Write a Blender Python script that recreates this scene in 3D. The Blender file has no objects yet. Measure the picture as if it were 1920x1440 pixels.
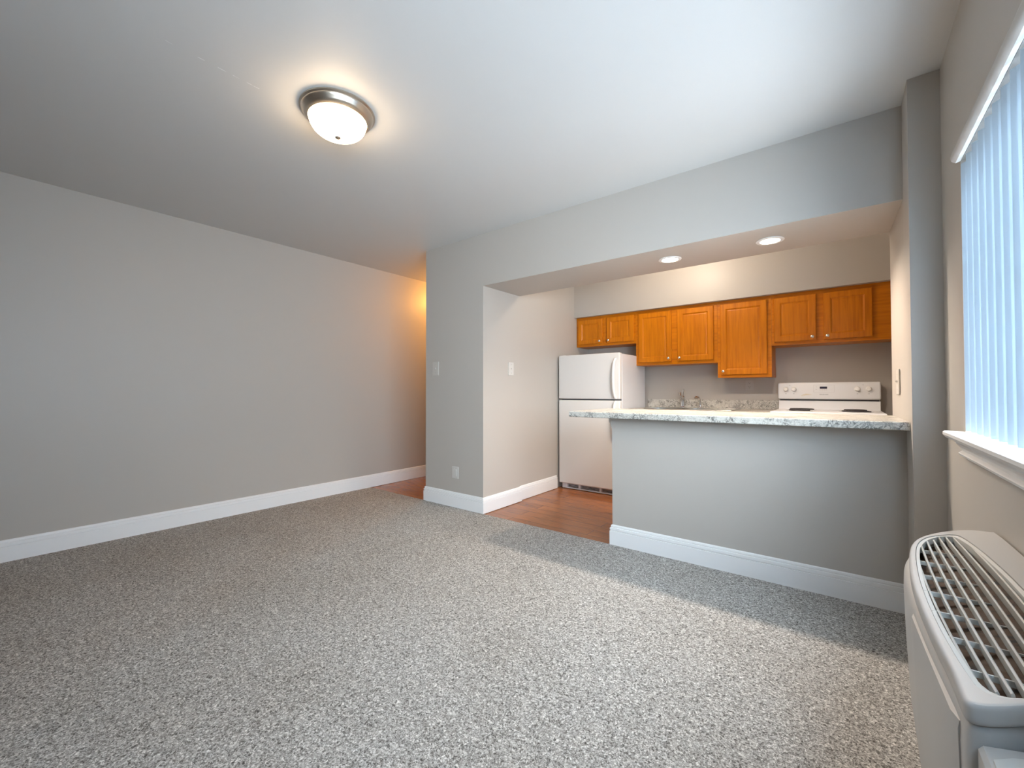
import bpy, bmesh, math
from mathutils import Vector, Matrix
sc = bpy.context.scene
COL = sc.collection
PI = math.pi

# ------------------------------------------------------------------ camera
yaw, pitch, roll = (math.radians(a) for a in (37.9216, 0.94678, -0.0917))
fw = Vector((-math.sin(yaw)*math.cos(pitch), math.cos(yaw)*math.cos(pitch), math.sin(pitch)))
rt0 = Vector((math.cos(yaw), math.sin(yaw), 0)); up0 = rt0.cross(fw)
rt = math.cos(roll)*rt0 + math.sin(roll)*up0
up = -math.sin(roll)*rt0 + math.cos(roll)*up0
cam = bpy.data.cameras.new('camera'); cam.sensor_fit = 'HORIZONTAL'; cam.sensor_width = 36.0
cam.lens = 794.765/1920*36; cam.clip_start = 0.02; cam.clip_end = 200
co = bpy.data.objects.new('camera', cam); COL.objects.link(co)
M = Matrix((rt, up, -fw)).transposed().to_4x4(); M.translation = (0, 0, 1.06153)
co.matrix_world = M
sc.camera = co

# ------------------------------------------------------------------ world, exposure, daylight
sc.view_settings.view_transform = 'Standard'; sc.view_settings.look = 'None'
sc.view_settings.gamma = 1.0; sc.view_settings.use_curve_mapping = False
sc.view_settings.exposure = 0.0
sc.cycles.max_bounces = 16; sc.cycles.diffuse_bounces = 10; sc.cycles.transparent_max_bounces = 24
sc.cycles.transmission_bounces = 10; sc.cycles.sample_clamp_indirect = 8.0
w = bpy.data.worlds.new('sky'); sc.world = w; w.use_nodes = True
bg = w.node_tree.nodes['Background']
bg.inputs[0].default_value = (0.76, 0.89, 1.0, 1); bg.inputs[1].default_value = 35.0

# main dimensions (metres, camera foot at the origin)
XL, YB, XP, XH, XK = -4.141, 2.760, -2.469, -3.220, -2.490
YJ, XR, XR2, YC, XW = 3.287, 0.241, 0.228, 2.545, 0.345
ZC, ZB = 2.440, 1.983
YBK, YS, ZS, YE = 4.740, 4.395, 1.922, 6.2
YR = -2.3                     # wall behind the camera
WY0, WY1, WZ0, WZ1 = -1.30, 2.185, 0.905, 1.930    # window opening

def lamp(name, kind, loc, energy, color, size=0.1, rot=(0, 0, 0), **k):
    l = bpy.data.lights.new(name, kind); l.energy = energy; l.color = color
    o = bpy.data.objects.new(name, l); COL.objects.link(o); o.location = loc; o.rotation_euler = rot
    if kind == 'AREA': l.shape = k.get('shape', 'DISK'); l.size = size
    elif kind in ('POINT', 'SPOT'): l.shadow_soft_size = size
    if kind == 'AREA' and 'size_y' in k: l.size_y = k['size_y']
    if kind == 'SPOT': l.spot_size = k['spot']; l.spot_blend = k['blend']
    return o
WARM = (1.0, 0.72, 0.45)
po = lamp('window_daylight_portal', 'AREA', (XW+0.21, (WY0+WY1)/2, (WZ0+WZ1)/2), 1, (1, 1, 1), WZ1-WZ0, (0, PI/2, 0),
          shape='RECTANGLE', size_y=WY1-WY0)
po.data.cycles.is_portal = True
KL = lamp('kitchen_ceiling_lamp_light', 'POINT', (-1.15, 3.68, 2.34), 26, (1.0, 0.85, 0.68), 0.12)
HL = lamp('hall_lamp_light', 'POINT', (-3.70, 3.95, 2.30), 34, (1.0, 0.46, 0.11), 0.06)

# ------------------------------------------------------------------ materials
def mat(name, color, rough=0.5, metal=0.0, spec=0.5, coat=0.0):
    m = bpy.data.materials.new(name); m.use_nodes = True
    b = m.node_tree.nodes['Principled BSDF']
    b.inputs['Base Color'].default_value = (*color, 1); b.inputs['Roughness'].default_value = rough
    b.inputs['Metallic'].default_value = metal; b.inputs['Specular IOR Level'].default_value = spec
    b.inputs['Coat Weight'].default_value = coat
    return m
def N(m, t, **k):
    n = m.node_tree.nodes.new(t)
    for a, v in k.items(): setattr(n, a, v)
    return n
def L(m, a, b): m.node_tree.links.new(a, b)
def P(m): return m.node_tree.nodes['Principled BSDF']
def coords(m, scale=(1, 1, 1), rot=(0, 0, 0)):
    t = N(m, 'ShaderNodeTexCoord'); mp = N(m, 'ShaderNodeMapping')
    mp.inputs['Scale'].default_value = scale; mp.inputs['Rotation'].default_value = rot
    L(m, t.outputs['Object'], mp.inputs['Vector']); return mp.outputs['Vector']
def noise(m, v, scale, detail=4, rough=0.5, dist=0.0):
    n = N(m, 'ShaderNodeTexNoise'); n.inputs['Scale'].default_value = scale; n.inputs['Detail'].default_value = detail
    n.inputs['Roughness'].default_value = rough; n.inputs['Distortion'].default_value = dist
    L(m, v, n.inputs['Vector']); return n.outputs['Fac']
def ramp(m, fac, stops):
    r = N(m, 'ShaderNodeValToRGB'); e = r.color_ramp.elements
    while len(e) < len(stops): e.new(0.5)
    for i, (p, c) in enumerate(stops): e[i].position = p; e[i].color = (*c, 1)
    L(m, fac, r.inputs['Fac']); return r.outputs['Color']
def bump(m, h, strength, dist=0.002, normal=None):
    b = N(m, 'ShaderNodeBump'); b.inputs['Strength'].default_value = strength; b.inputs['Distance'].default_value = dist
    L(m, h, b.inputs['Height'])
    if normal: L(m, normal, b.inputs['Normal'])
    L(m, b.outputs['Normal'], P(m).inputs['Normal']); return b.outputs['Normal']

def paint(name, color, rough, spec=0.4, b=0.06):
    m = mat(name, color, rough, spec=spec); v = coords(m)
    bump(m, noise(m, v, 260, 3), b, 0.001); return m
WALL = paint('greige_wall_paint', (0.445, 0.413, 0.375), 0.42)
CEIL = paint('ceiling_paint', (0.60, 0.588, 0.57), 0.50)
TRIM = mat('white_trim_paint', (0.80, 0.80, 0.80), 0.32)
# ceiling: a hairline of lifted paint running past the lamp
_m = CEIL
_t = N(_m, 'ShaderNodeTexCoord'); _s = N(_m, 'ShaderNodeSeparateXYZ'); L(_m, _t.outputs['Object'], _s.inputs[0])
def math_(m, op, a, b=None, c=None):
    n = N(m, 'ShaderNodeMath', operation=op)
    for i, x in enumerate((a, b, c)):
        if x is None: continue
        if isinstance(x, (int, float)): n.inputs[i].default_value = x
        else: L(m, x, n.inputs[i])
    return n.outputs[0]
_dx = math_(_m, 'ABSOLUTE', math_(_m, 'ADD', _s.outputs['X'], 2.080))
_line = math_(_m, 'LESS_THAN', _dx, 0.0022)
_y1 = math_(_m, 'GREATER_THAN', _s.outputs['Y'], 0.45); _y2 = math_(_m, 'LESS_THAN', _s.outputs['Y'], 0.80)
_nz = math_(_m, 'GREATER_THAN', noise(_m, coords(_m, (40, 16, 1)), 1.6, 2), 0.56)
_mask = math_(_m, 'MULTIPLY', math_(_m, 'MULTIPLY', _line, _nz), math_(_m, 'MULTIPLY', _y1, _y2))
_mx = N(_m, 'ShaderNodeMix', data_type='RGBA'); L(_m, _mask, _mx.inputs['Factor'])
_mx.inputs['A'].default_value = (0.60, 0.588, 0.57, 1); _mx.inputs['B'].default_value = (0.78, 0.77, 0.76, 1)
L(_m, _mx.outputs['Result'], P(_m).inputs['Base Color'])

def make_carpet():
    m = mat('looped_grey_carpet', (0.3, 0.28, 0.26), 0.95, spec=0.1); v = coords(m)
    f1 = noise(m, v, 150, 3, 0.6, 1.2); f2 = noise(m, v, 62, 2, 0.5, 1.5); big = noise(m, v, 1.6, 3, 0.5)
    a = math_(m, 'ADD', math_(m, 'MULTIPLY', f1, 0.72), math_(m, 'MULTIPLY', f2, 0.28))
    c = ramp(m, a, [(0.39, (0.085, 0.080, 0.074)), (0.475, (0.295, 0.283, 0.267)), (0.545, (0.43, 0.415, 0.395)), (0.64, (0.80, 0.78, 0.75))])
    tint = ramp(m, big, [(0.35, (0.92, 0.90, 0.88)), (0.65, (1.0, 1.0, 1.0))])
    mx = N(m, 'ShaderNodeMix', data_type='RGBA', blend_type='MULTIPLY'); mx.inputs['Factor'].default_value = 1
    L(m, c, mx.inputs['A']); L(m, tint, mx.inputs['B']); L(m, mx.outputs['Result'], P(m).inputs['Base Color'])
    bump(m, a, 0.6, 0.006); return m
CARPET = make_carpet()

def make_wood_floor():
    m = mat('red_brown_plank_floor', (0.2, 0.07, 0.03), 0.26, spec=0.5)
    v = coords(m)
    br = N(m, 'ShaderNodeTexBrick'); br.offset = 0.37; br.inputs['Scale'].default_value = 1.0
    br.inputs['Brick Width'].default_value = 1.1; br.inputs['Row Height'].default_value = 0.118
    br.inputs['Mortar Size'].default_value = 0.0012; br.inputs['Bias'].default_value = -0.1
    br.inputs['Color1'].default_value = (0.33, 0.120, 0.040, 1); br.inputs['Color2'].default_value = (0.24, 0.082, 0.028, 1)
    br.inputs['Mortar'].default_value = (0.06, 0.022, 0.01, 1); L(m, v, br.inputs['Vector'])
    g = noise(m, coords(m, (2.2, 34, 1)), 3, 5, 0.62, 0.6)
    c = ramp(m, g, [(0.28, (0.62, 0.58, 0.55)), (0.5, (1, 1, 1)), (0.75, (1.35, 1.3, 1.25))])
    mx = N(m, 'ShaderNodeMix', data_type='RGBA', blend_type='MULTIPLY'); mx.inputs['Factor'].default_value = 1
    L(m, br.outputs['Color'], mx.inputs['A']); L(m, c, mx.inputs['B']); L(m, mx.outputs['Result'], P(m).inputs['Base Color'])
    bump(m, br.outputs['Fac'], -0.25, 0.001); return m
WOODFLOOR = make_wood_floor()

def make_oak(name, vertical):
    m = mat(name, (0.5, 0.18, 0.02), 0.33, spec=0.28)
    s = (26, 26, 1.6) if vertical else (1.6, 26, 26)
    g = noise(m, coords(m, s), 1.7, 6, 0.6, 0.4)
    c = ramp(m, g, [(0.30, (0.41, 0.115, 0.0015)), (0.52, (0.53, 0.158, 0.002)), (0.74, (0.60, 0.190, 0.003))])
    L(m, c, P(m).inputs['Base Color']); bump(m, g, 0.05, 0.001); return m
OAK_V = make_oak('honey_oak_upright_grain', True); OAK_H = make_oak('honey_oak_level_grain', False)

def make_laminate():
    m = mat('speckled_stone_laminate', (0.6, 0.58, 0.54), 0.30, spec=0.5)
    v = coords(m, (1, 1, 1.3), (0, 0, 0.5))
    a = noise(m, v, 34, 7, 0.65, 1.6); b = noise(m, v, 12, 3, 0.5, 0.8)
    vein = math_(m, 'ABSOLUTE', math_(m, 'SUBTRACT', noise(m, coords(m, (1, 1, 1), (0.6, 0.4, 0.9)), 26, 4, 0.6, 2.2), 0.5))
    c = ramp(m, a, [(0.30, (0.27, 0.25, 0.22)), (0.44, (0.48, 0.455, 0.41)), (0.56, (0.60, 0.58, 0.53)), (0.72, (0.40, 0.365, 0.31))])
    k = ramp(m, vein, [(0.0, (0.17, 0.17, 0.17)), (0.030, (0.50, 0.50, 0.50)), (0.06, (1, 1, 1))])
    k2 = ramp(m, b, [(0.44, (1, 1, 1)), (0.60, (0, 0, 0))])
    mx = N(m, 'ShaderNodeMix', data_type='RGBA', blend_type='MULTIPLY'); L(m, k2, mx.inputs['Factor'])
    L(m, c, mx.inputs['A']); L(m, k, mx.inputs['B']); L(m, mx.outputs['Result'], P(m).inputs['Base Color']); return m
STONE = make_laminate()
APPL = mat('white_appliance_enamel', (0.73, 0.73, 0.745), 0.28, spec=0.5)
APPL_T = mat('white_textured_fridge_door', (0.72, 0.70, 0.675), 0.38)
bump(APPL_T, noise(APPL_T, coords(APPL_T), 330, 2), 0.15, 0.001)
PLASTIC = mat('white_plastic', (0.80, 0.79, 0.77), 0.38)
VALANCE = mat('off_white_valance_plastic', (0.50, 0.485, 0.46), 0.45)
RAIL = mat('grey_head_rail', (0.16, 0.15, 0.14), 0.6)
PLATE = mat('off_white_switch_plastic', (0.50, 0.47, 0.43), 0.35)
PLATE_G = mat('grey_outlet_plastic', (0.46, 0.44, 0.41), 0.35)
PLATE_W = mat('bright_white_switch_plastic', (0.56, 0.54, 0.51), 0.35)
ACW = mat('light_grey_air_conditioner_plastic', (0.47, 0.465, 0.455), 0.42)
ACG = mat('pale_grey_grille_plastic', (0.60, 0.605, 0.585), 0.40)
GASKET = mat('dark_grey_gasket', (0.075, 0.072, 0.085), 0.6)
DARK = mat('dark_grille_cavity', (0.028, 0.02, 0.016), 0.8)
def make_shaded_coil():
    m = mat('shaded_brown_behind_grille', (0.08, 0.05, 0.03), 0.7); n = noise(m, coords(m, (1, 1, 1)), 30, 4, 0.6)  # brown coil, darkened in the colour to stand for a deeper well's shade
    L(m, ramp(m, n, [(0.35, (0.006, 0.004, 0.004)), (0.50, (0.085, 0.038, 0.014)), (0.7, (0.11, 0.07, 0.045))]), P(m).inputs['Base Color']); return m
COIL = make_shaded_coil()
CHROME = mat('polished_chrome', (0.82, 0.82, 0.83), 0.09, metal=1)
NICKEL = mat('brushed_nickel', (0.62, 0.54, 0.45), 0.30, metal=1)
KNOB = mat('satin_nickel_knob', (0.80, 0.77, 0.72), 0.22, metal=1)
STEEL = mat('stainless_steel_sink', (0.60, 0.59, 0.57), 0.28, metal=1)
BURN = mat('dark_burner_coil', (0.03, 0.026, 0.03), 0.5, metal=0.3)
DISPLAY = mat('dark_clock_display', (0.03, 0.025, 0.045), 0.2)
PRINT = mat('grey_print', (0.22, 0.21, 0.22), 0.6); GOLD = mat('pale_gold_print', (0.68, 0.55, 0.30), 0.5)
OUTLINE = mat('pale_grey_print', (0.50, 0.48, 0.49), 0.6)
BLACK = mat('black_slot', (0.02, 0.02, 0.02), 0.6)

def emis(name, color, strength):
    m = bpy.data.materials.new(name); m.use_nodes = True; nt = m.node_tree; nt.nodes.clear()
    e = nt.nodes.new('ShaderNodeEmission'); e.inputs[0].default_value = (*color, 1); e.inputs[1].default_value = strength
    o = nt.nodes.new('ShaderNodeOutputMaterial'); nt.links.new(e.outputs[0], o.inputs[0]); return m
BOWL = emis('lit_frosted_glass_bowl', (1.0, 0.74, 0.47), 36.0)
DOWN = emis('lit_downlight_lens', (1.0, 0.80, 0.58), 22.0)
def make_glass():
    m = bpy.data.materials.new('window_glass'); m.use_nodes = True; nt = m.node_tree; nt.nodes.clear()
    t = nt.nodes.new('ShaderNodeBsdfTransparent'); g = nt.nodes.new('ShaderNodeBsdfGlossy'); g.inputs['Roughness'].default_value = 0.02
    x = nt.nodes.new('ShaderNodeMixShader'); x.inputs[0].default_value = 0.05
    o = nt.nodes.new('ShaderNodeOutputMaterial')
    nt.links.new(t.outputs[0], x.inputs[1]); nt.links.new(g.outputs[0], x.inputs[2]); nt.links.new(x.outputs[0], o.inputs[0]); return m
GLASS = make_glass()
def make_vane():
    m = bpy.data.materials.new('sky_tinted_white_vinyl'); m.use_nodes = True; nt = m.node_tree; nt.nodes.clear()
    d = nt.nodes.new('ShaderNodeBsdfDiffuse'); d.inputs[0].default_value = (0.48, 0.57, 0.65, 1)  # white slats; pale blue of the sky behind is put into the colour
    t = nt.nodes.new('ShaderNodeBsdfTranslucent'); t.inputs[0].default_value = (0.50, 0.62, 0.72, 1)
    x = nt.nodes.new('ShaderNodeMixShader'); x.inputs[0].default_value = 0.035
    o = nt.nodes.new('ShaderNodeOutputMaterial')
    nt.links.new(d.outputs[0], x.inputs[1]); nt.links.new(t.outputs[0], x.inputs[2]); nt.links.new(x.outputs[0], o.inputs[0]); return m
VANE = make_vane()

# ------------------------------------------------------------------ mesh helpers
class MB:
    def __init__(s): s.b = bmesh.new()
    def box(s, x0, x1, y0, y1, z0, z1, bev=0.0, seg=2):
        vs = [s.b.verts.new(p) for p in ((x0,y0,z0),(x1,y0,z0),(x1,y1,z0),(x0,y1,z0),(x0,y0,z1),(x1,y0,z1),(x1,y1,z1),(x0,y1,z1))]
        fs = [s.b.faces.new([vs[i] for i in f]) for f in ((3,2,1,0),(4,5,6,7),(0,1,5,4),(1,2,6,5),(2,3,7,6),(3,0,4,7))]
        if bev > 0:
            es = {e for f in fs for e in f.edges}
            bmesh.ops.bevel(s.b, geom=list(es), offset=bev, segments=seg, affect='EDGES', profile=0.5)
        return s
    def prism(s, pts, fn0, fn1):
        a = [s.b.verts.new(fn0(*p)) for p in pts]; c = [s.b.verts.new(fn1(*p)) for p in pts]; n = len(pts)
        s.b.faces.new(a[::-1]); s.b.faces.new(c)
        for i in range(n): s.b.faces.new((a[i], a[(i+1) % n], c[(i+1) % n], c[i]))
        return s
    def loft(s, loops, cap0=True, cap1=True, closed=True):
        R = [[s.b.verts.new(p) for p in lp] for lp in loops]; n = len(loops[0])
        for u, v in zip(R, R[1:]):
            for i in range(n if closed else n-1):
                s.b.faces.new((u[i], u[(i+1) % n], v[(i+1) % n], v[i]))
        if cap0: s.b.faces.new(R[0][::-1])
        if cap1: s.b.faces.new(R[-1])
        return s
    def lathe(s, prof, c=(0, 0, 0), axis='Z', seg=48, caps=True):
        loops = []
        for r, h in prof:
            lp = []
            for i in range(seg):
                a = 2*PI*i/seg; u, v = r*math.cos(a), r*math.sin(a)
                p = {'Z': (u, v, h), 'Y': (u, h, v), 'X': (h, u, v)}[axis]
                lp.append((c[0]+p[0], c[1]+p[1], c[2]+p[2]))
            loops.append(lp)
        return s.loft(loops, caps, caps)
    def tube(s, pts, r, seg=12, flat=1.0):
        pts = [Vector(p) for p in pts]; rr = r if isinstance(r, (list, tuple)) else [r]*len(pts)
        loops = []; ref = None
        for i, p in enumerate(pts):
            t = (pts[min(i+1, len(pts)-1)] - pts[max(i-1, 0)]).normalized()
            if ref is None: ref = Vector((0, 0, 1)) if abs(t.z) < 0.9 else Vector((1, 0, 0))
            n = (ref - t*ref.dot(t)).normalized(); bb = t.cross(n); ref = n
            loops.append([p + rr[i]*(math.cos(2*PI*k/seg)*n*flat + math.sin(2*PI*k/seg)*bb) for k in range(seg)])
        return s.loft(loops)
    def build(s, name, m, parent=None, smooth=False, loc=None):
        b = s.b; bmesh.ops.recalc_face_normals(b, faces=b.faces[:])
        me = bpy.data.meshes.new(name); b.to_mesh(me); b.free()
        for mm in (m if isinstance(m, (list, tuple)) else [m]): me.materials.append(mm)
        o = bpy.data.objects.new(name, me); COL.objects.link(o)
        if smooth:
            for p in me.polygons: p.use_smooth = True
            try: me.set_sharp_from_angle(angle=math.radians(38))
            except Exception: pass
        if parent:
            o.parent = parent
            base = parent; off = Vector(parent.location)
            while base.parent: base = base.parent; off += Vector(base.location)
            me.transform(Matrix.Translation(-off))          # meshes are drawn in room coordinates
        return o
def tag(o, label, cat, group=None):
    o['label'] = label; o['category'] = cat
    if group: o['group'] = group
    return o
def thing(name, label, cat, loc, group=None):
    o = bpy.data.objects.new(name, None); o.empty_display_size = 0.05; COL.objects.link(o); o.location = loc
    return tag(o, label, cat, group)
def struct(name, mb, m, smooth=False):
    o = mb.build(name, m, smooth=smooth); o['kind'] = 'structure'; return o
def lab(o, text): o['label'] = text; return o
def sweep(mb, path, prof):
    """run a moulding profile (outward, z) along a floor path; outward is to the right of travel"""
    n = len(path); loops = []
    P2 = [Vector((p[0], p[1])) for p in path]
    for i in range(n):
        d0 = (P2[i]-P2[i-1]).normalized() if i else None
        d1 = (P2[i+1]-P2[i]).normalized() if i < n-1 else None
        nr = lambda d: Vector((d.y, -d.x))
        if d0 is None: o = nr(d1)
        elif d1 is None: o = nr(d0)
        else:
            a, b = nr(d0), nr(d1); o = (a+b)/(1+a.dot(b))
        loops.append([(P2[i].x+o.x*u, P2[i].y+o.y*u, z) for u, z in prof])
    mb.loft(loops)

# ------------------------------------------------------------------ room shell
T = 0.15
struct('floor_carpet', MB().box(XL-T, 0.6, YR-T, YB-0.012, -0.10, 0.0), CARPET)
struct('floor_wood', MB().box(XL-T, 0.6, YB-0.012, YE+T, -0.10, -0.004), WOODFLOOR)
struct('ceiling', MB().box(XL-T, 0.6, YR-T, YE+T, ZC, ZC+0.12), CEIL)
struct('wall_left', MB().box(XL-T, XL, YR-T, YE+T, 0, ZC), WALL)
struct('wall_rear', MB().box(XL, XW+0.2, YR-T, YR, 0, ZC), WALL)
m = MB()                                                     # window wall
m.box(XW, XW+0.2, YR, WY0, 0, ZC).box(XW, XW+0.2, WY1, YC, 0, ZC).box(XW, XW+0.2, WY0, WY1, 0, WZ0-0.02).box(XW, XW+0.2, WY0, WY1, WZ1, ZC)
struct('wall_right', m, WALL)
m = MB()                                                     # pier between hall and kitchen, then the thinner wall behind it
m.box(XH, XP, YB, YJ, 0, ZC)
m.box(XH, XK, YJ, YE, 0, ZC)
struct('wall_pier', m, WALL)
struct('wall_hall_end', MB().box(XL, XH, YE, YE+T, 0, ZC), WALL)
m = MB(); m.prism([(XP, YB), (XR, YB), (XR2, YJ), (XP, YJ)], lambda x, y: (x, y, ZB), lambda x, y: (x, y, ZC))
struct('wall_bulkhead', m, WALL)
m = MB(); m.prism([(XR, YC), (0.6, YC), (0.6, YJ), (XR2, YJ), (XR, YB)], lambda x, y: (x, y, 0), lambda x, y: (x, y, ZC))
struct('wall_column', m, WALL)
struct('wall_kitchen_right', MB().box(0.345, 0.6, YJ, YBK+T, 0, ZC), WALL)
struct('wall_kitchen_back', MB().box(XK, 0.345, YBK, YBK+T, 0, ZC), WALL)
struct('wall_soffit', MB().box(XK, 0.345, YS, YBK, ZS, ZC), WALL)
BX0 = -1.268
struct('wall_bar', MB().box(BX0, XR, YB, YB+0.115, 0, 0.8785), WALL)

BP = [(0, 0), (.016, 0), (.016, .094), (.0085, .0955), (.0085, .0995), (.0145, .1015), (.0135, .1160), (.006, .1185), (.006, .1215), (.0095, .1235), (.007, .132), (0, .136)]
def board(name, path, prof=BP):
    b = MB(); sweep(b, path, prof); return struct(name, b, TRIM)
board('baseboard_left', [(XL, YE), (XL, YR)][::-1])
board('baseboard_pier', [(XH, YE), (XH, YB), (XP, YB), (XP, YJ), (XK, YJ), (XK, 3.985)])
board('baseboard_bar', [(BX0, YB+0.115), (BX0, YB), (XR, YB), (XR, YC), (XW, YC), (XW, 1.9)])
# cove strip under the counter at the free end of the bar wall
m = MB(); m.prism([(BX0, .805), (BX0-.006, .815), (BX0-.008, .828), (BX0-.020, .845), (BX0-.022, .878), (BX0, .878)],
                  lambda x, z: (x, YB-0.004, z), lambda x, z: (x, YB+0.115, z))
struct('trim_1', m, WALL)

# ------------------------------------------------------------------ window
m = MB()
XF0, XF1 = XW+0.13, XW+0.18
for y0, y1 in ((WY0, WY0+.05), (WY1-.05, WY1), (0.43, 0.49)): m.box(XF0, XF1, y0, y1, WZ0, WZ1)
m.box(XF0, XF1, WY0, WY1, WZ0-.02, WZ0+.04).box(XF0, XF1, WY0, WY1, WZ1-.05, WZ1).box(XF0+.005, XF1-.005, WY0, WY1, 1.43, 1.47)
wf = struct('window_1', m, TRIM)
wp = MB().box(XF0+.022, XF0+.026, WY0+.04, WY1-.04, WZ0+.03, WZ1-.04).build('window_pane', GLASS, wf)
# sill board with a rounded nose and a cove apron beneath
m = MB(); m.prism([(XF0, .886), (XF0, .9125), (.298, .9125), (.2925, .909), (.292, .8995), (.299, .889), (.312, .886)],
                  lambda x, z: (x, WY0-.06, z), lambda x, z: (x, WY1+.045 if x < XW else WY1+.045, z))
# the board inside the wall thickness stops at the opening
sill = struct('trim_window_sill', m, TRIM)
m = MB(); m.prism([(XW, .886), (.318, .886), (.320, .872), (.331, .858), (.336, .846), (.326, .838), (.330, .829), (XW, .826)],
                  lambda x, z: (x, WY0-.03, z), lambda x, z: (x, WY1+.005, z))
struct('trim_window_apron', m, TRIM)

# ------------------------------------------------------------------ vertical blind
vb = thing('vertical_blind', 'white vertical blind hanging over the bright window beside the column', 'blind', (XW+.03, (WY0+WY1)/2, 1.94))
XV = XW+.030
m = MB()
prof = [(XW-.014, 1.880), (XW-.024, 1.888), (XW-.028, 1.902), (XW-.024, 1.917), (XW-.014, 1.927), (XW-.001, 1.929), (XW-.001, 1.884)]
m.prism(prof, lambda x, z: (x, WY0+.01, z), lambda x, z: (x, WY1-.006, z))
m.build('valance', VALANCE, vb, smooth=True)
MB().box(XW, XW+.075, WY0+.01, WY1-.008, 1.884, 1.926).box(XW+.070, XW+.075, WY0+.01, WY1-.008, 1.80, 1.884).build('head_rail_with_sky_block', RAIL, vb)  # rail, plus an added back plate that keeps sky light off its underside
y = WY1-.050; k = 0
while y > WY0+.05:
    a = math.radians(-48); hw = .0445
    lo = []
    for z in (.918, 1.868):
        row = []
        for q in range(7):
            t = -1+2*q/6; bow = .006*(1-t*t)
            row.append((XV + hw*t*math.sin(a) - bow*math.cos(a), y + hw*t*math.cos(a) + bow*math.sin(a), z))
        row += [(x+.0011*math.cos(a), yy-.0011*math.sin(a), z) for x, yy, z in row[::-1]]
        lo.append(row)
    MB().loft(lo).build('vane', VANE, vb)
    y -= .080; k += 1

# ------------------------------------------------------------------ air conditioner under the window
AZ = lambda x: .600+.275*(x-.127)
ac = thing('air_conditioner', 'light grey wall air conditioner with a barrel shaped top grille standing under the window', 'air conditioner', (.23, 1.35, 0))
PLAN = [(.200, .918), (.165, .904), (.148, .904), (.139, .909), (.1355, .922), (.1365, 1.00), (.130, 1.13), (.1265, 1.28), (.128, 1.42), (.134, 1.53), (.144, 1.645),
        (.158, 1.732), (.181, 1.789), (.217, 1.828), (.255, 1.845), (.295, 1.842), (.325, 1.820), (.342, 1.785), (.342, .975), (.255, .942)]
BODY = [(.200, .924), (.165, .910), (.150, .910), (.141, .914), (.1375, .926), (.134, 1.00), (.1265, 1.13), (.1215, 1.28), (.1205, 1.42), (.123, 1.53), (.130, 1.632),
        (.147, 1.725), (.173, 1.787), (.213, 1.828), (.253, 1.845), (.295, 1.842), (.325, 1.820), (.342, 1.785), (.342, .980), (.255, .948)]
def soften(pts, rounds=2):
    for _ in range(rounds):
        out = []
        for i, p in enumerate(pts):
            q = pts[(i+1) % len(pts)]
            out += [(p[0]*.75+q[0]*.25, p[1]*.75+q[1]*.25), (p[0]*.25+q[0]*.75, p[1]*.25+q[1]*.75)]
        pts = out
    return pts
PLAN, BODY = soften(PLAN), soften(BODY)
def plan(ins, P=None):
    PLAN = P or globals()['PLAN']
    out = []; n = len(PLAN)
    for i, (x, yy) in enumerate(PLAN):
        a = Vector(PLAN[i-1]); c = Vector(PLAN[(i+1) % n]); d = (c-a).normalized()
        nrm = Vector((d.y, -d.x))                      # inward (outline runs clockwise seen from above)
        k = 0.0 if x > .335 else ins
        out.append((x+nrm.x*k, yy+nrm.y*k))
    return out
# grille opening outline on the top
def gout(g=0.0):
    L_ = [(.160, .926), (.150, 1.01), (.142, 1.15), (.1395, 1.30), (.1425, 1.45), (.151, 1.58), (.164, 1.705)]
    E_ = [(.188, 1.778), (.222, 1.800), (.252, 1.800), (.268, 1.782)]
    R_ = [(.283, 1.64), (.292, 1.48), (.295, 1.34), (.293, 1.20), (.286, 1.06), (.268, .962), (.215, .937)]
    c = (.216, 1.34); out = []
    for x, yy in soften(L_+E_+R_):
        out.append((x + (g if x < c[0] else -g), yy + (g if yy < .97 else (-g if yy > 1.7 else 0))))
    return out
m = MB(); b = m.b
outer = plan(.007); inner = gout(0)
ov = [b.verts.new((x, yy, AZ(x))) for x, yy in outer]; iv = [b.verts.new((x, yy, AZ(x))) for x, yy in inner]
oe = [b.edges.new((ov[i], ov[(i+1) % len(ov)])) for i in range(len(ov))]
ie = [b.edges.new((iv[i], iv[(i+1) % len(iv)])) for i in range(len(iv))]
bmesh.ops.triangle_fill(b, use_beauty=True, edges=oe+ie)
prev = ov
for ins, dz in ((.0055, 0), (.002, -.0012), (.0004, -.004), (0, -.008), (.0004, -.026), (.002, -.030), (.004, -.032)):
    cur = [b.verts.new((x, yy, AZ(x)+dz)) for x, yy in plan(ins)]
    for i in range(len(cur)): b.faces.new((prev[i], prev[(i+1) % len(cur)], cur[(i+1) % len(cur)], cur[i]))
    prev = cur
low = [b.verts.new((x, yy, AZ(x)-.045)) for x, yy in inner]
for i in range(len(iv)): b.faces.new((iv[i], iv[(i+1) % len(iv)], low[(i+1) % len(iv)], low[i]))
m.build('top_cover', ACW, ac, smooth=True)
# body below the cover, front leaning back towards the floor
loops = []
for z, ins, lean in ((0, .002, .034), (.10, .001, .024), (.25, 0, .010), (.40, 0, .003), (.52, 0, 0), (.556, .001, 0), (.563, .004, 0), (.5665, .010, 0)):
    loops.append([(x+lean*(1 if x < .3 else 0), yy, z + (AZ(x)-.600 if z > .51 else 0)) for x, yy in plan(ins, BODY)])
MB().loft(loops, True, True).build('casing', ACW, ac, smooth=True)
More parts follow.
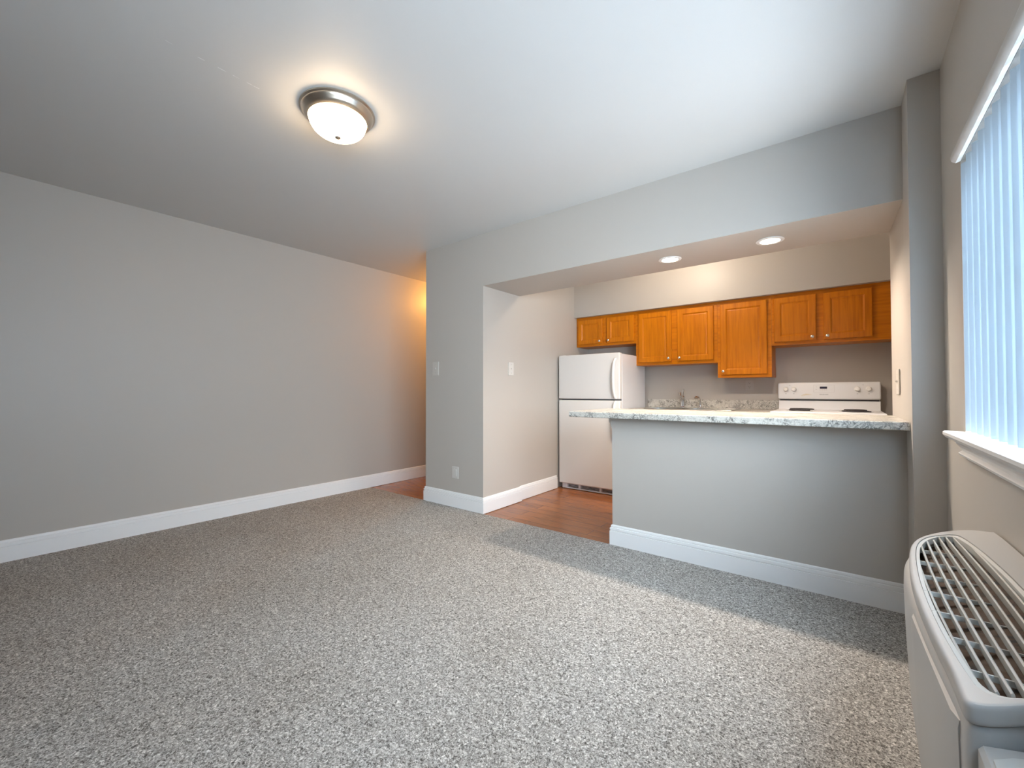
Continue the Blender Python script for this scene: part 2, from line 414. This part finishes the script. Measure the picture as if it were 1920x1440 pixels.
# slim front panel with a finger groove along its top
m = MB()
lo = []
for yy in (.945, .97, 1.10, 1.27, 1.31, 1.335):
    e = .004 if yy in (.945, 1.335) else 0
    xf = {.945: .1385, .97: .136, 1.10: .1305, 1.27: .1245, 1.31: .1235, 1.335: .1245}[yy]
    lo.append([(xf+e+.006, yy, .556), (xf-.006+e, yy, .553), (xf-.008+e, yy, .540), (xf-.006+e, yy, .44), (xf-.001+e, yy, .30), (xf+.014+e, yy, .12), (xf+.024+e, yy, .03),
               (xf+.06, yy, .03), (xf+.06, yy, .556)])
m.loft(lo); m.build('front_panel', ACW, ac, smooth=True)
# grille
gr = MB()
zf = lambda x, d: AZ(x)-d
def xspan(yy):
    pts = gout(.002); xs = []
    for i in range(len(pts)):
        (x0, y0), (x1, y1) = pts[i], pts[(i+1) % len(pts)]
        if (y0-yy)*(y1-yy) <= 0 and y0 != y1: xs.append(x0+(x1-x0)*(yy-y0)/(y1-y0))
    return (min(xs), max(xs)) if len(xs) >= 2 else None
rim_o, rim_i = gout(.0012), gout(.008)
gr.loft([[(x, yy, zf(x, .020)) for x, yy in rim_o], [(x, yy, zf(x, .002)) for x, yy in rim_o],
         [(x, yy, zf(x, .003)) for x, yy in rim_i], [(x, yy, zf(x, .020)) for x, yy in rim_i]], False, False)
gobj = gr.build('grille', ACG, ac)
NS = 8
for i in range(NS):
    u = (i+.75)/(NS+.5)
    ys = [.93+.88*q/40 for q in range(41)]; pts = []
    for yy in ys:
        s_ = xspan(yy)
        if not s_: continue
        mid = (.139+.294)/2; wd = .155*(1-.18*((yy-1.34)/.42)**2)
        x = mid + wd*(u-.5)
        if s_[0]+.001 < x < s_[1]-.001: pts.append((x, yy))
    if len(pts) < 3: continue
    lo = [[(x-.0022, yy, zf(x, .0055)), (x, yy, zf(x, .0035)), (x+.0022, yy, zf(x, .0055)), (x+.006, yy, zf(x, .028)), (x+.002, yy, zf(x, .028))] for x, yy in pts]
    MB().loft(lo).build('slat', ACG, gobj)
for yy in [1.02+.112*i for i in range(7)]:
    s_ = xspan(yy)
    MB().box(s_[0], s_[1], yy-.0015, yy+.0015, AZ((s_[0]+s_[1])/2)-.032, AZ((s_[0]+s_[1])/2)-.022).build('cross_bar', ACG, gobj)
m = MB(); m.loft([[(x, yy, zf(x, .0335)) for x, yy in gout(.001)], [(x, yy, zf(x, .0325)) for x, yy in gout(.001)]])
lab(m.build('coil', COIL, ac), 'brown coil seen through the grille, shade put into its colour')
# control compartment at the near end, lower than the cover
m = MB()
lo = []
for yy in (.645, .65, .904):
    e = .004 if yy == .645 else 0
    lo.append([(.149+e, yy, 0), (.149+e, yy, .543), (.154+e, yy, .550-e), (.342, yy, .602-e), (.342, yy, 0)])
m.loft(lo); m.build('control_compartment', ACW, ac)
m = MB(); pts = [(.158, .720), (.158, .872), (.178, .882), (.21, .888), (.26, .890), (.33, .888), (.33, .720)]
CZ = lambda x: .550+(.602-.550)*(x-.154)/(.342-.154)
m.loft([[(x, yy, CZ(x)-.001) for x, yy in pts], [(x, yy, CZ(x)+.003) for x, yy in pts]])
m.build('control_lid', ACG, ac)

# ------------------------------------------------------------------ ceiling dome lamp
LX, LY = -1.945, 1.105
cl = thing('ceiling_light', 'round flush ceiling light with brushed nickel rim and glowing glass bowl', 'ceiling light', (LX, LY, ZC))
MB().lathe([(.130, ZC-.001), (.172, ZC-.001), (.174, ZC-.008), (.166, ZC-.013), (.165, ZC-.019), (.160, ZC-.024), (.155, ZC-.035), (.147, ZC-.043), (.135, ZC-.048), (.130, ZC-.044)],
           (LX, LY, 0), seg=72, caps=False).build('rim', NICKEL, cl, smooth=True)
prof = [(.1315, ZC-.042)]
for i in range(1, 15):
    t = i/14*PI/2; prof.append((.1315*math.cos(t)**.82+.0008, ZC-.046-.082*math.sin(t)))
MB().lathe(prof, (LX, LY, 0), seg=72).build('glass_bowl', BOWL, cl, smooth=True)
zb = ZC-.1275
MB().lathe([(.0135, zb), (.0145, zb-.003), (.012, zb-.006), (.006, zb-.010), (.002, zb-.011)], (LX, LY, 0), seg=24).build('finial', NICKEL, cl, smooth=True)

# ------------------------------------------------------------------ recessed lights under the bulkhead
def downlight(x, label):
    t = thing('recessed_light', label, 'ceiling light', (x, 3.017, ZB), 'recessed lights in the bulkhead')
    MB().lathe([(.052, ZB-.0005), (.076, ZB-.0005), (.076, ZB-.003), (.064, ZB-.006), (.054, ZB-.005)], (x, 3.017, 0), seg=48, caps=False).build('trim_ring', PLASTIC, t, smooth=True)
    MB().lathe([(.0545, ZB-.0008), (.0545, ZB-.004), (.030, ZB-.0055), (.002, ZB-.006)], (x, 3.017, 0), seg=48).build('lens', DOWN, t, smooth=True)
    lamp('recessed_lamp_light', 'SPOT', (x, 3.017, ZB-.012), 108, (1.0, .86, .72), .05, spot=math.radians(150), blend=.6)
    return t
downlight(-.944, 'lit recessed light set in the bulkhead, the farther one from the column')
downlight(-.340, 'lit recessed light set in the bulkhead, the nearer one to the column')

# ------------------------------------------------------------------ wall cabinets
YF, YD = 4.450, 4.431            # face frame, door face
ZT = 1.9215
def knob(x, z, par):
    MB().lathe([(.0065, YD+.001), (.0055, YD-.010), (.009, YD-.013), (.0125, YD-.018), (.0125, YD-.023), (.009, YD-.0265), (.002, YD-.0275)], (x, 0, z), axis='Y', seg=20).build('knob', KNOB, par, smooth=True)
def cab_door(x0, x1, z0, z1, kx, kz, par):
    st = .052; m = MB(); b = m.b
    # one mesh: stiles, rails and a framed raised panel
    def ring(x0, x1, z0, z1, y): return [(x0, y, z0), (x1, y, z0), (x1, y, z1), (x0, y, z1)]
    g = lambda i, y: ring(x0+i, x1-i, z0+i, z1-i, y)
    m.loft([g(0, YF-.0005), g(0, YD+.005), g(.005, YD), g(st-.004, YD), g(st, YD+.003), g(st+.006, YD+.008), g(st+.011, YD+.0085),
            g(st+.018, YD+.0065), g(st+.024, YD+.0065)], True, True)
    d = m.build('door', OAK_V, par); knob(kx, kz, d); return d
def cabinet(name, label, x0, x1, z0, doors, fill=0.0):
    t = thing(name, label, 'cabinet', ((x0+x1)/2, YBK, z0), 'oak wall cabinets over the counter')
    MB().box(x0, x1, YF+.018, YBK-.002, z0, ZT).build('body', OAK_V, t)
    m = MB()
    rails = [(x0, x1, z0, z0+.036), (x0, x1, ZT-.042, ZT)]
    for a in rails: m.box(a[0], a[1], YF, YF+.019, a[2], a[3])
    xs = [x0] + [v for d in doors for v in (d[0]+.012, d[1]-.012)] + [x1]
    for i in range(0, len(xs), 2): m.box(xs[i], xs[i+1], YF, YF+.019, z0+.036, ZT-.042)
    m.build('face_frame', OAK_H, t)
    for d in doors: cab_door(d[0], d[1], d[2], d[3], d[4], d[5], t)
    return t
cabinet('wall_cabinet', 'short two-door oak wall cabinet over the refrigerator', XK+.003, -1.7595, 1.577,
        [(-2.462, -2.150, 1.604, 1.890, -2.178, 1.632), (-2.098, -1.782, 1.604, 1.890, -2.070, 1.632)])
cabinet('wall_cabinet', 'medium height two-door oak wall cabinet over the sink', -1.7585, -.9465, 1.333,
        [(-1.730, -1.378, 1.362, 1.888, -1.404, 1.396), (-1.321, -.979, 1.362, 1.888, -1.295, 1.396)])
cabinet('wall_cabinet', 'tallest single-door oak wall cabinet, its bottom hanging lowest beside the stove', -.9455, -.4985, 1.186,
        [(-.918, -.531, 1.212, 1.888, -.892, 1.246)])
cabinet('wall_cabinet', 'two-door oak wall cabinet over the stove, next to the kitchen side wall', -.4975, .343, 1.466,
        [(-.478, -.168, 1.493, 1.888, -.196, 1.522), (-.120, .198, 1.493, 1.888, -.092, 1.522)])

# ------------------------------------------------------------------ refrigerator
FX0, FX1, FY = -2.466, -1.752, 4.0
fr = thing('refrigerator', 'white top-freezer refrigerator standing in the kitchen corner on the wood floor', 'refrigerator', ((FX0+FX1)/2, 4.35, -.004))
MB().box(FX0+.004, FX1-.004, FY+.068, 4.70, .02, 1.440, .006).build('body', APPL, fr)
MB().box(FX0+.012, FX1-.012, FY+.058, FY+.072, .062, 1.432).build('gasket', GASKET, fr)
dz = (.060, .963, .976, 1.448)
lowd = MB().box(FX0, FX1, FY, FY+.058, dz[0], dz[1], .012, 4).build('fridge_door', APPL_T, fr, smooth=True)
upd = MB().box(FX0, FX1, FY, FY+.058, dz[2], dz[3], .012, 4).build('freezer_door', APPL_T, fr, smooth=True)
def handle(z0, z1, par, tall_end):
    pts = []; n = 14
    for i in range(n+1):
        t = i/n; z = z0+(z1-z0)*t
        s_ = math.sin(PI*min(1, max(0, t)))**.45
        pts.append((-1.803+.010*(1-s_), FY-.006-.040*s_, z))
    MB().tube(pts, [.013+.002*math.sin(PI*i/n) for i in range(n+1)], 12).build('handle', PLASTIC, par, smooth=True)
handle(.985, 1.385, upd, True); handle(.560, .955, lowd, False)
m = MB()
GY0, GY1 = FY+.040, FY+.066
m.box(FX0+.02, FX1-.02, GY0, GY1, .002, .012).box(FX0+.02, FX1-.02, GY0, GY1, .050, .058)
for x0, x1 in ((FX0+.02, FX0+.085), (-2.246, -2.222), (-2.00, -1.976), (FX1-.07, FX1-.02)): m.box(x0, x1, GY0, GY1, .012, .050)
for i in range(3): m.box(FX0+.085, FX1-.07, GY0+.016, GY1-.004, .020+.010*i, .022+.010*i)
gb = m.build('base_grille', APPL, fr)
MB().box(FX0+.03, FX1-.03, GY1-.003, GY1+.004, .004, .056).build('grille_backing', COIL, fr)
for x in (FX0+.06, FX1-.06): MB().lathe([(.015, -.004), (.015, .022)], (x, FY+.13, 0), seg=16).build('foot', GASKET, fr)
MB().box(FX0+.01, FX0+.075, FY+.02, FY+.11, 1.440, 1.452, .004).build('hinge_cover', APPL, fr)

# ------------------------------------------------------------------ counters
m = MB(); prof = [(2.614, .879), (2.610, .883), (2.610, .914), (2.614, .918), (3.246, .918), (3.250, .914), (3.250, .879)]
bc = MB(); bc.prism(prof, lambda y, z: (-1.524, y, z), lambda y, z: (XR-.001 - (.013*(y-YB)/(YJ-YB) if y > YB else 0), y, z))
tag(bc.build('bar_countertop', STONE), 'long speckled stone-look bar countertop on the grey half wall', 'countertop')
sk = thing('sink_countertop', 'speckled stone-look kitchen countertop with backsplash along the back wall', 'countertop', (-1.12, 4.42, .84))
SX0, SX1, SY0, SY1 = -1.56, -.80, 4.20, 4.62
m = MB()
X0, X1 = -1.735, -.478
m.box(X0, X1, 4.10, SY0, .842, .880).box(X0, X1, SY1, 4.738, .842, .880).box(X0, SX0, SY0, SY1, .842, .880).box(SX1, X1, SY0, SY1, .842, .880)
m.build('worktop', STONE, sk)
MB().box(X0+0, X1, 4.719, 4.738, .880, .969, .002).build('backsplash', STONE, sk)
bcab = thing('base_cabinet', 'oak base cabinet under the sink countertop', 'cabinet', (-1.12, 4.42, 0))
MB().box(X0+.01, X1-.005, 4.15, 4.168, .10, .842).build('face_frame', OAK_V, bcab)
for x0 in (X0+.01, X1-.023): MB().box(x0, x0+.018, 4.168, 4.70, .10, .842).build('side_panel', OAK_V, bcab)
MB().box(X0+.028, X1-.023, 4.168, 4.70, .10, .12).build('bottom_panel', OAK_V, bcab)
MB().box(X0+.01, X1-.005, 4.21, 4.23, -.004, .10).build('toe_kick', OAK_V, bcab)
for i in range(3):
    x0 = X0+.03+i*.41
    d = MB().box(x0, x0+.37, 4.131, 4.15, .14, .80, .004).build('door', OAK_V, bcab)
    MB().lathe([(.006, 4.131), (.006, 4.121), (.0125, 4.113), (.0125, 4.107), (.003, 4.104)], (x0+.33, 0, .76), axis='Y', seg=16).build('knob', KNOB, d, smooth=True)
# sink
sn = thing('sink', 'stainless steel double sink set in the kitchen countertop', 'sink', ((SX0+SX1)/2, (SY0+SY1)/2, .88))
m = MB()
m.box(SX0-.02, SX1+.02, SY0-.02, SY0+.012, .8802, .8865, .002).box(SX0-.02, SX1+.02, SY1-.075, SY1+.02, .8802, .8865, .002)
m.box(SX0-.02, SX0+.012, SY0, SY1, .8802, .8865, .002).box(SX1-.012, SX1+.02, SY0, SY1, .8802, .8865, .002).box(-1.195, -1.165, SY0, SY1-.07, .8802, .8865, .002)
m.build('rim', STEEL, sn)
for x0, x1 in ((SX0+.010, -1.193), (-1.167, SX1-.010)):
    lo = []
    for z, i in ((.883, 0), (.86, .002), (.72, .02), (.70, .05)):
        lo.append([(x0+i, SY0+.010+i, z), (x1-i, SY0+.010+i, z), (x1-i, SY1-.073-i, z), (x0+i, SY1-.073-i, z)])
    MB().loft(lo, False, True).build('basin', STEEL, sn)
# faucet and sprayer
FXC, FYC, FZ = -1.325, 4.625, .8865
fc = thing('faucet', 'chrome single-lever faucet with raised handle on the kitchen sink', 'faucet', (FXC, FYC, FZ))
MB().lathe([(.030, FZ), (.030, FZ+.006), (.021, FZ+.012), (.021, FZ+.03), (.021, FZ+.085), (.023, FZ+.09), (.023, FZ+.112), (.014, FZ+.122), (.004, FZ+.126)], (FXC, FYC, 0), seg=24).build('body', CHROME, fc, smooth=True)
MB().tube([(FXC, FYC, FZ+.07), (FXC+.001, FYC-.05, FZ+.125), (FXC+.009, FYC-.11, FZ+.152), (FXC+.018, FYC-.160, FZ+.148), (FXC+.021, FYC-.178, FZ+.122)], [.013, .0125, .012, .012, .012], 14).build('spout', CHROME, fc, smooth=True)
MB().tube([(FXC, FYC, FZ+.115), (FXC+.004, FYC-.004, FZ+.145), (FXC+.012, FYC-.012, FZ+.190)], [.011, .012, .014], 12, .7).build('lever', CHROME, fc, smooth=True)
SPX = -1.152
sp = thing('sink_sprayer', 'small chrome side sprayer with bent head beside the faucet', 'sprayer', (SPX, FYC, FZ))
MB().lathe([(.022, FZ), (.021, FZ+.006), (.012, FZ+.014), (.010, FZ+.05), (.012, FZ+.06)], (SPX, FYC, 0), seg=20).build('holder', CHROME, sp, smooth=True)
MB().tube([(SPX, FYC, FZ+.055), (SPX-.002, FYC-.003, FZ+.085), (SPX-.013, FYC-.015, FZ+.104), (SPX-.03, FYC-.035, FZ+.106), (SPX-.04, FYC-.045, FZ+.098)], [.010, .011, .013, .014, .012], 14).build('spray_head', CHROME, sp, smooth=True)

# ------------------------------------------------------------------ stove
RX0, RX1 = -.470, .252
RC = (RX0+RX1)/2
st = thing('stove', 'white electric coil stove with a raised control panel against the kitchen back wall', 'stove', (RC, 4.38, -.004))
m = MB(); m.box(RX0+.004, RX1-.004, 4.07, 4.72, .02, .868); m.build('body', APPL, st)
MB().box(RX0, RX1, 4.035, 4.67, .868, .8935, .007, 3).build('cooktop', APPL, st, smooth=True)
MB().box(RX0+.006, RX1-.006, 4.028, 4.07, .20, .80, .006).build('oven_door', APPL, st)
od = st.children[-1]
MB().tube([(RX0+.07, 4.03, .76), (RX0+.075, 3.995, .76), (RC, 3.99, .76), (RX1-.075, 3.995, .76), (RX1-.07, 4.03, .76)], .011, 10).build('handle', PLASTIC, od, smooth=True)
MB().box(RX0+.12, RX1-.12, 4.0265, 4.030, .38, .66).build('window', DISPLAY, od)
MB().box(RX0+.006, RX1-.006, 4.032, 4.07, .04, .19, .006).build('drawer', APPL, st)
for x, yy in ((RX0+.19, 4.21), (RX1-.17, 4.21), (RX0+.19, 4.48), (RX1-.17, 4.48)):
    R_ = .095 if (x < RC) == (yy > 4.3) else .078
    bo = MB().lathe([(R_+.012, .8936), (R_+.014, .8975), (R_+.006, .8975), (R_, .892), (.02, .890)], (x, yy, 0), seg=40, caps=False).build('burner', CHROME, st, smooth=True)
    pts = [(x+(.022+(R_-.024)*i/90)*math.cos(i*.21*PI/2.4), yy+(.022+(R_-.024)*i/90)*math.sin(i*.21*PI/2.4), .901) for i in range(91)]
    MB().tube(pts, .0046, 8).build('coil', BURN, bo, smooth=True)
# raised back
m = MB(); m.prism([(4.628, .8935), (4.634, .967), (4.640, .970), (4.72, .970), (4.72, .8935)], lambda y, z: (RX0+.004, y, z), lambda y, z: (RX1-.004, y, z))
m.build('riser', APPL, st)
MB().box(RX0+.012, RX1-.012, 4.655, 4.715, .968, .99).build('vent_gap', GASKET, st)
PY = 4.612
pnl = MB().box(RX0, RX1, PY, 4.715, .984, 1.134, .014, 4).build('control_panel', APPL, st, smooth=True)
for x in (-.408, -.348, .101, .175):
    k_ = MB().lathe([(.021, PY+.0005), (.021, PY-.004), (.0175, PY-.007), (.016, PY-.024), (.014, PY-.027), (.002, PY-.0275)], (x, 0, 1.074), axis='Y', seg=28).build('knob', PLASTIC, pnl, smooth=True)
    MB().box(x-.0035, x+.0035, PY-.030, PY-.026, 1.060, 1.088, .001).build('grip', PLASTIC, pnl)
    MB().box(x-.005, x+.005, PY-.0008, PY+.001, 1.032, 1.035).build('mark', PRINT, pnl)
for x in (-.378, .138): MB().box(x-.006, x+.006, PY-.0008, PY+.001, 1.1075, 1.1095).build('mark', PRINT, pnl)
lab(MB().box(-.156, -.104, PY-.0012, PY+.001, 1.077, 1.096).build('clock_display', DISPLAY, pnl), 'small dark clock display')
m = MB()
for a in ((-.202, -.054, 1.108, 1.1092), (-.202, -.054, 1.046, 1.0472), (-.202, -.2008, 1.046, 1.1092), (-.0552, -.054, 1.046, 1.1092)): m.box(a[0], a[1], PY-.0008, PY+.001, a[2], a[3])
for i in range(4): m.box(-.158+.015*i, -.149+.015*i, PY-.0008, PY+.001, 1.066, 1.0685)
m.box(-.186, -.174, PY-.0008, PY+.001, 1.092, 1.095).box(-.186, -.176, PY-.0008, PY+.001, 1.070, 1.0725)
m.build('keypad_outline', OUTLINE, pnl)
m = MB()
m.tube([(-.296, PY-.0004, 1.010), (-.280, PY-.0004, 1.022), (-.258, PY-.0004, 1.029), (-.236, PY-.0004, 1.029), (-.214, PY-.0004, 1.024)], [.0006, .0015, .002, .0015, .0006], 6)
m.tube([(-.284, PY-.0004, 1.010), (-.268, PY-.0004, 1.019), (-.250, PY-.0004, 1.023), (-.230, PY-.0004, 1.021)], [.0005, .0012, .0014, .0005], 6)
m.build('arc_mark', GOLD, pnl)
tc = bpy.data.curves.new('brand_lettering', 'FONT'); tc.body = 'FRIGIDAIRE'; tc.size = .0125; tc.align_x = 'CENTER'; tc.extrude = .0003; tc.space_character = 1.0
to = bpy.data.objects.new('lettering_curve', tc)
me = bpy.data.meshes.new_from_object(to); bpy.data.objects.remove(to); me.materials.clear(); me.materials.append(PRINT)
me.transform(Matrix.Translation(Vector((-.128, PY-.0006, 1.0225)) - Vector(st.location)) @ Matrix.Rotation(PI/2, 4, 'X'))
to = bpy.data.objects.new('lettering', me); COL.objects.link(to); to.parent = pnl

# ------------------------------------------------------------------ switches and outlets
def plate_bm(w_, h_, d_): return MB().box(-w_/2, w_/2, -d_, 0, -h_/2, h_/2, .002)
def wallplate(name, label, cat, loc, rz, w_, h_, kind, mt, group=None):
    t = thing(name, label, cat, (0, 0, 0), group)
    plate_bm(w_, h_, .006).build('plate', mt, t)
    if kind == 'toggle':
        for x in ([0] if w_ < .1 else [-.023, .023]):
            MB().box(x-.0055, x+.0055, -.0068, -.004, -.012, .012).build('slot', mt, t)
            m = MB(); m.prism([(-.006, -.005), (-.006, .005), (-.0125, .008), (-.0135, .002)], lambda y, z, x=x: (x-.004, y, z), lambda y, z, x=x: (x+.004, y, z)); m.build('toggle', PLATE_W, t)
    elif kind == 'rocker':
        MB().box(-.0165, .0165, -.0085, -.004, -.033, .033, .0015).build('rocker', mt, t)
    elif kind == 'outlet':
        for z in (-.02, .02):
            r_ = MB().lathe([(.0165, -.004), (.0165, -.0078), (.002, -.0078)], (0, 0, z), axis='Y', seg=24).build('receptacle', mt, t)
            MB().box(-.0075, -.0055, -.0082, -.007, z+.0, z+.008).box(.0055, .0075, -.0082, -.007, z+.0, z+.008).box(-.002, .002, -.0082, -.007, z-.009, z-.005).build('slots', BLACK, t)
    for z in ((-.040, .040) if h_ > .1 else (-.03, .03)):
        MB().lathe([(.003, -.005), (.003, -.0066), (.001, -.0068)], (0, 0, z), axis='Y', seg=10).build('screw', KNOB, t)
    t.location = loc; t.rotation_euler = (0, 0, rz); return t
wallplate('light_switch', 'light switch plate on the grey pier beside the hallway', 'light switch', (-3.076, YB, 1.277), 0, .085, .130, 'toggle', PLATE)
wallplate('wall_outlet', 'white blank-faced outlet plate low on the pier above the baseboard', 'wall outlet', (-2.809, YB, .315), 0, .080, .108, 'rocker', PLATE_W)
wallplate('light_switch', 'toggle light switch plate on the bright kitchen side of the pier', 'light switch', (XP, 3.150, 1.270), PI/2, .078, .123, 'toggle', PLATE_W)
wallplate('light_switch', 'double toggle light switch plate above the bar countertop on the column side', 'light switch', (XR-.0065, 3.005, 1.106), -PI/2, .125, .132, 'toggle', PLATE)
wallplate('wall_outlet', 'grey outlet plate on the back wall under the tallest cabinet', 'wall outlet', (-.721, YBK, 1.116), 0, .070, .096, 'outlet', PLATE_G)
